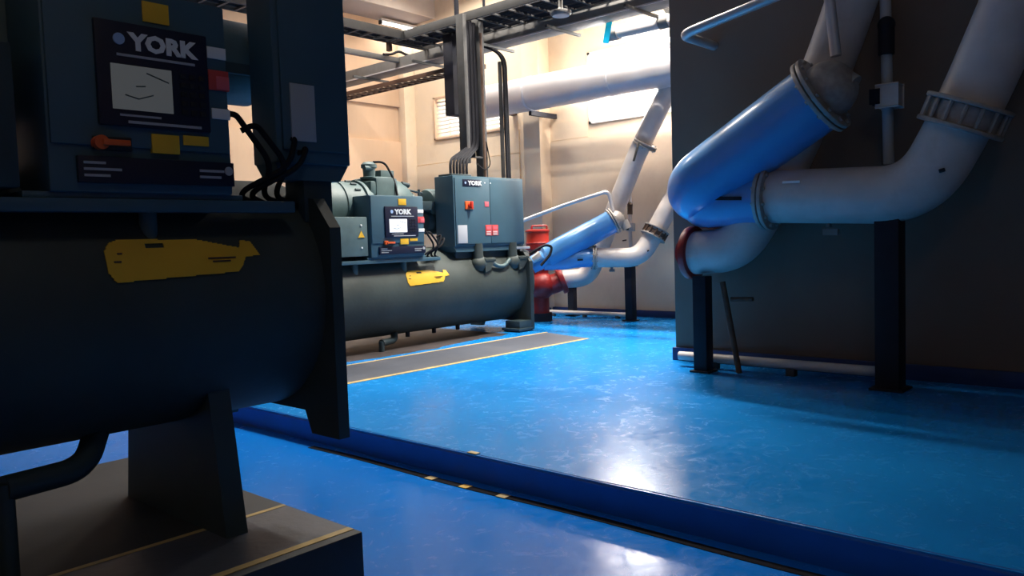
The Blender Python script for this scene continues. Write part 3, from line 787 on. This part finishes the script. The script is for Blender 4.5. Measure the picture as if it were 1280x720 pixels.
# slim gauge pipe standing on the white pipe's far side
DG = 12.9
gp = empty('gauge_pipe', at(788, 322, DG), 'slim vertical white pipe with dark valve and meter body behind the elbow pipe', 'pipe')
MB().cyl(at(788.5, 330, DG), at(787, 236, DG), .030, seg=14).build('pipe_run', PIPEW, gp)
MB().cyl(at(787.5, 268, DG-.02), at(787.5, 257, DG-.02), .042, seg=14).ball(at(787.6, 256, DG-.02), .045).build('gate_valve', RUST, gp)
MB().obox(at(788.5, 289, DG-.04), at(788.5, 279, DG-.04), .12, .11, .01).build('meter_body', LGREY, gp)
MB().obox(at(783.5, 287.5, DG-.09), at(783.5, 281.5, DG-.09), .055, .05, .006).build('meter_dial', BLACK, gp)
MB().obox(at(778, 301, DG), at(783, 300, DG), .02, .02).build('side_tap', RUST, gp)

# tube lamp under the beam, upper left
def tube_lamp(loc, axis, L, label, group=None, power=0, visible=True):
    r = empty('tube_lamp', loc, label, 'lamp', group)
    x, y, z = loc
    if axis == 'y':
        for k in (-.5, .5): MB().cyl((x, y+k, z+.07), (x, y+k, 7.21), .01, seg=8).build('suspension_rod', DGALV, r)
    if axis == 'x':
        MB().box(x-L/2, x+L/2, y-.05, y+.05, z+.03, z+.08, .005).build('lamp_body', WHT, r)
        MB().cyl((x-L/2+.03, y, z), (x+L/2-.03, y, z), .028, seg=14).build('lamp_tube', TUBE, r)
        MB().box(x-L/2-.01, x-L/2+.03, y-.04, y+.04, z-.035, z+.04, .004).box(x+L/2-.03, x+L/2+.01, y-.04, y+.04, z-.035, z+.04, .004).build('lamp_holder', DGALV, r)
    else:
        MB().box(x-.05, x+.05, y-L/2, y+L/2, z+.03, z+.08, .005).build('lamp_body', WHT, r)
        MB().cyl((x, y-L/2+.03, z), (x, y+L/2-.03, z), .028, seg=14).build('lamp_tube', TUBE, r)
        MB().box(x-.04, x+.04, y-L/2-.01, y-L/2+.03, z-.035, z+.04, .004).box(x-.04, x+.04, y+L/2-.03, y+L/2+.01, z-.035, z+.04, .004).build('lamp_holder', DGALV, r)
    return r
tl = tube_lamp((10.96, 12.55, 5.88), 'x', 1.15, 'lit white fluorescent tube under the beam at the upper left of the bay')

# hazard tape on the lower floor
ht = MB(); bm = ht.bm; rows = []
for i in range(41):
    y = -1.5 + 6.6*i/40; xx = 3.385+.012*math.sin(y*3.1)
    rows.append([bm.verts.new((xx-.028, y, 0.0)), bm.verts.new((xx+.028, y, 0.0)), bm.verts.new((xx+.028, y, .003)), bm.verts.new((xx-.028, y, .003))])
for a, b in zip(rows, rows[1:]):
    for k in range(4): bm.faces.new((a[k], a[(k+1) % 4], b[(k+1) % 4], b[k]))
bm.faces.new(rows[0]); bm.faces.new(rows[-1][::-1])
ho = ht.build('hazard_tape', HAZ); tag(ho, 'worn black floor tape on the lower floor along the foot of the slab step', 'tape')
for (u, v, m_) in ((539, 597.5, YLINE), (581.5, 608, YEL), (629, 620, YLINE)):
    c = on(u, v, 2, .003); MB().box(c.x-.03, c.x+.03, c.y-.035, c.y+.035, .003, .005).build('yellow_patch', m_, ho)
for (u, v) in ((592, 566),):
    c = on(u, v, 2, .168); o = MB().box(c.x-.02, c.x+.02, c.y-.04, c.y+.04, .165, .172, .003).build('paint_chip', YLINE); tag(o, 'small pale paint chip on the edge of the blue slab', 'debris')

# ============================================================ NEAR PIPEWORK IN FRONT OF THE SIDE WALL (right)
XP = 6.85
def np_(u, v, dx=0.): return on(u, v, 0, XP+dx)
# blue pipe: out of the wall at the left, slanting up to a flange
n1 = empty('blue_pipe', np_(850, 255), 'big sky blue pipe slanting up in the right foreground before the brown wall', 'pipe')
e0, e1 = np_(862, 240), np_(1022, 122)
e0w = V((7.5, e0.y+.0, e0.z))
MB().tube([V((7.495, e0.y, e0.z)), e0, e1], .30, .30, 44, 14).build('slanting_barrel', PIPEB, n1)
dd = (e1-e0).normalized()
b = flange(MB(), e1+dd*.03, dd, .35, .04, 12); b.build('end_flange', FLANGE, n1)
MB().ball(e1+dd*.10, .24).tube([e1+dd*.1, np_(1052, 96), np_(1068, 106)], .08, .1, 20).build('relief_valve', FLANGE, n1)
n2 = empty('blue_pipe', np_(900, 260), 'short level blue pipe in the right foreground joined to the big white elbow pipe', 'pipe')
f0, f1 = np_(872, 252, .1), np_(962, 246, .1)
MB().tube([V((7.495, f0.y, f0.z-.02)), V((XP+.1, f0.y, f0.z-.02)), f1], .235, .25, 40, 12).build('pipe_run', PIPEB, n2)
MB().obox(np_(894, 248, -.145), np_(926, 248, -.145), .015, .025, .004).build('branch_slot', BLACK, n2)
n3 = empty('white_elbow_pipe', f1, 'big white pipe in the right foreground, level then bending up past a coupling', 'pipe')
W = [f1, np_(1150, 243, .1), np_(1206, 145, .1), np_(1262, 20, .1), np_(1330, -140, .1)]
MB().tube(W, .235, .55, 44, 16).build('pipe_run', PIPEW, n3)
dh = (W[1]-W[0]).normalized()
b = flange(MB(), f1, dh, .30, .04, 12); b.build('flange_joint', FLANGE, n3)
dd = (W[3]-W[2]).normalized(); c = W[2]
b = MB().cyl(c-dd*.11, c-dd*.075, .315, seg=44, bev=.008).cyl(c+dd*.075, c+dd*.11, .315, seg=44, bev=.008).cyl(c-dd*.07, c+dd*.07, .27, seg=44).bolts(c, dd, .29, 16, .016, .1)
b.build('grooved_coupling', FLANGE, n3)
b = MB().cyl(np_(1036, 270, .1), np_(1036, 284, .1), .024, seg=10).obox(np_(1030, 290, .1), np_(1048, 290, .1), .04, .045, .004); b.build('drain_cock', GALV, n3)
MB().cyl(np_(1174, 214, -.12), np_(1181, 212, -.12), .015, seg=8).build('thermowell', BLACK, n3)
MB().obox(np_(978, 228, -.125), np_(1000, 227, -.125), .006, .02).build('pipe_sticker', WHT, n3)
# steep white pipe behind
n4 = empty('white_riser_pipe', np_(900, 320, .25), 'white pipe in the right foreground curving up from a red flange behind the blue pipes', 'pipe')
g0 = np_(868, 316, .2)
MB().tube([g0, np_(922, 312, .2), np_(968, 235, .25), np_(1035, 85, .33), np_(1085, -60, .33)], .21, .4, 36, 12).build('pipe_run', PIPEW, n4)
pr = empty('red_pump', np_(852, 320), 'dark red pump casing at the left edge of the brown wall, right foreground', 'pump')
MB().tube([V((7.495, np_(852, 320).y, np_(852, 320).z)), V((XP+.3, np_(853, 320).y, g0.z)), g0], .2, .15, 28).build('pump_casing', REDP, pr)
dd = (np_(922, 316, .2)-g0).normalized(); MB().cyl(g0-dd*.05, g0+dd*.02, .26, seg=32, bev=.01).build('outlet_flange', REDP, pr)
# thin white pipe from the wall
o = MB().tube([V((7.495, np_(852, 44).y, np_(852, 44).z)), np_(852, 44), np_(1012, -22), np_(1034, -26), np_(1045, 70)], .045, .12, 16).build('thin_white_pipe', CLAD)
tag(o, 'thin white pipe in the right foreground sloping up from the wall edge and hooking down', 'pipe')
def npost(u, vt, w, label):
    b_ = np_(u, 480, .1); b_.z = .165
    t_ = np_(u, vt, .1)
    r = empty('support_post', b_, label, 'post')
    MB().box(b_.x-w/2, b_.x+w/2, b_.y-w/2, b_.y+w/2, .18, t_.z, .01).build('post_tube', BLACK, r)
    MB().box(b_.x-w*.7, b_.x+w*.7, b_.y-w*.7, b_.y+w*.7, .165, .185, .004).build('base_plate', BLACK, r)
npost(1113, 268, .19, 'tall thick black post under the big white pipe in the right foreground')
npost(880, 345, .14, 'shorter black post under the pump outlet in the right foreground')
b_ = np_(924, 455, .2); b_.z = .165
sr = empty('prop_rod', b_, 'thin dark rod leaning beside the shorter post, right foreground', 'rod')
MB().cyl(b_, np_(903, 352, .2), .028, seg=10).build('rod', RUST, sr)
MB().cyl(np_(914, 374, .2), np_(941, 374, .2), .022, seg=10).build('side_handle', RUST, sr)
fp = empty('floor_pipe', np_(1095, 470, .35), 'white pipe running along the floor before the brown wall', 'pipe')
pz = .27
p = V((7.15, np_(850, 466, .3).y, pz)); q = V((7.15, np_(1100, 466, .3).y, pz))
MB().cyl(p, q, .045, seg=16).build('pipe_run', PIPEW, fp)
for k in (.2, .6):
    c = p.lerp(q, k); MB().box(c.x-.04, c.x+.04, c.y-.04, c.y+.04, .165, .235, .003).build('pipe_foot', DGALV, fp)
gp = empty('gauge_pipe', np_(1108, 190, .4), 'slim vertical pipe with dark valve and grey meter on the brown wall', 'pipe')
MB().cyl(np_(1111, 205, .4), np_(1106, -30, .4), .045, seg=14).build('pipe_run', LGREY, gp)
MB().cyl(np_(1108, 68, .37), np_(1108, 36, .37), .065, seg=14).ball(np_(1108, 31, .37), .07).build('gate_valve', BLACK, gp)
MB().obox(np_(1112, 134, .36), np_(1112, 107, .36), .16, .16, .012).build('meter_body', PIPEW, gp)
MB().obox(np_(1095, 130, .30), np_(1095, 113, .30), .08, .07, .008).build('meter_dial', BLACK, gp)

# ============================================================ LIGHT
def area(name, loc, rot, sx, sy, power, col=(1, .95, .88), spread=PI):
    l = bpy.data.lights.new(name, 'AREA'); l.shape = 'RECTANGLE'; l.size = sx; l.size_y = sy; l.energy = power; l.color = col; l.spread = spread
    o = bpy.data.objects.new(name, l); COL.objects.link(o); o.location = loc; o.rotation_euler = rot; return o
def look(loc, tgt): return (V(tgt)-V(loc)).to_track_quat('-Z', 'Y').to_euler()
g = 'added ceiling tube lamps over the bay'
for i, (x, y, P_, sp_) in enumerate(((8.22, 5.25, 450, 1.95), (9.75, 6.2, 240, 2.5), (10.2, 10.4, 130, 2.3), (7.8, 7.7, 120, 2.1), (7.6, 10.4, 130, 2.3))):  # unseen tubes, added to light the slab and back wall
    tube_lamp((x, y, 6.72), 'y', 1.3, 'fluorescent tube lamp added high over the bay, out of view', g)
    area('lamp_light', (x, y, 6.66), (0, 0, 0), .12, 1.3, P_, (1, .93, .83), sp_)
tube_lamp((.2, -1.2, 6.72), 'y', 1.3, 'fluorescent tube lamp added out of view to brighten the near end of the room')  # weak fill behind the camera, added to lift the dark foreground
area('lamp_light', (.2, -1.2, 6.66), (0, 0, 0), .12, 1.3, 20, (1, .93, .83))
area('tube_light', (10.96, 12.5, 5.82), (0, 0, 0), 1.1, .08, 14, (1, .95, .9))
# daylight through the two windows
a0, a1, z0, z1 = WIN2
area('daylight', (XB+.38, (a0+a1)/2, (z0+z1)/2), (0, PI/2, 0), z1-z0, a1-a0, 520, (1, .98, .95))
a0, a1, z0, z1 = WIN1
area('daylight', (XB+.38, (a0+a1)/2, (z0+z1)/2), (0, PI/2, 0), z1-z0, a1-a0, 22, (1, .98, .95))
w = bpy.data.worlds.new('World'); S.world = w; w.use_nodes = True
bg = w.node_tree.nodes['Background']; bg.inputs[0].default_value = (1, .98, .95, 1); bg.inputs[1].default_value = 2.0

# ============================================================ CAMERA
cam = bpy.data.cameras.new('Camera'); co = bpy.data.objects.new('Camera', cam); COL.objects.link(co)
cam.sensor_fit = 'HORIZONTAL'; cam.sensor_width = 36; cam.lens = 36*FPX/1280; cam.clip_end = 200; cam.clip_start = .05
M = Matrix((( R2.x, U2.x, -FW.x), (R2.y, U2.y, -FW.y), (R2.z, U2.z, -FW.z)))
co.matrix_world = Matrix.Translation(EYE) @ M.to_4x4()
S.camera = co
S.view_settings.view_transform = 'Standard'; S.view_settings.look = 'None'; S.view_settings.gamma = 1; S.view_settings.exposure = 0
S.view_settings.use_curve_mapping = False
S.cycles.use_denoising = True
S.cycles.max_bounces = 8
S.cycles.sample_clamp_indirect = 6
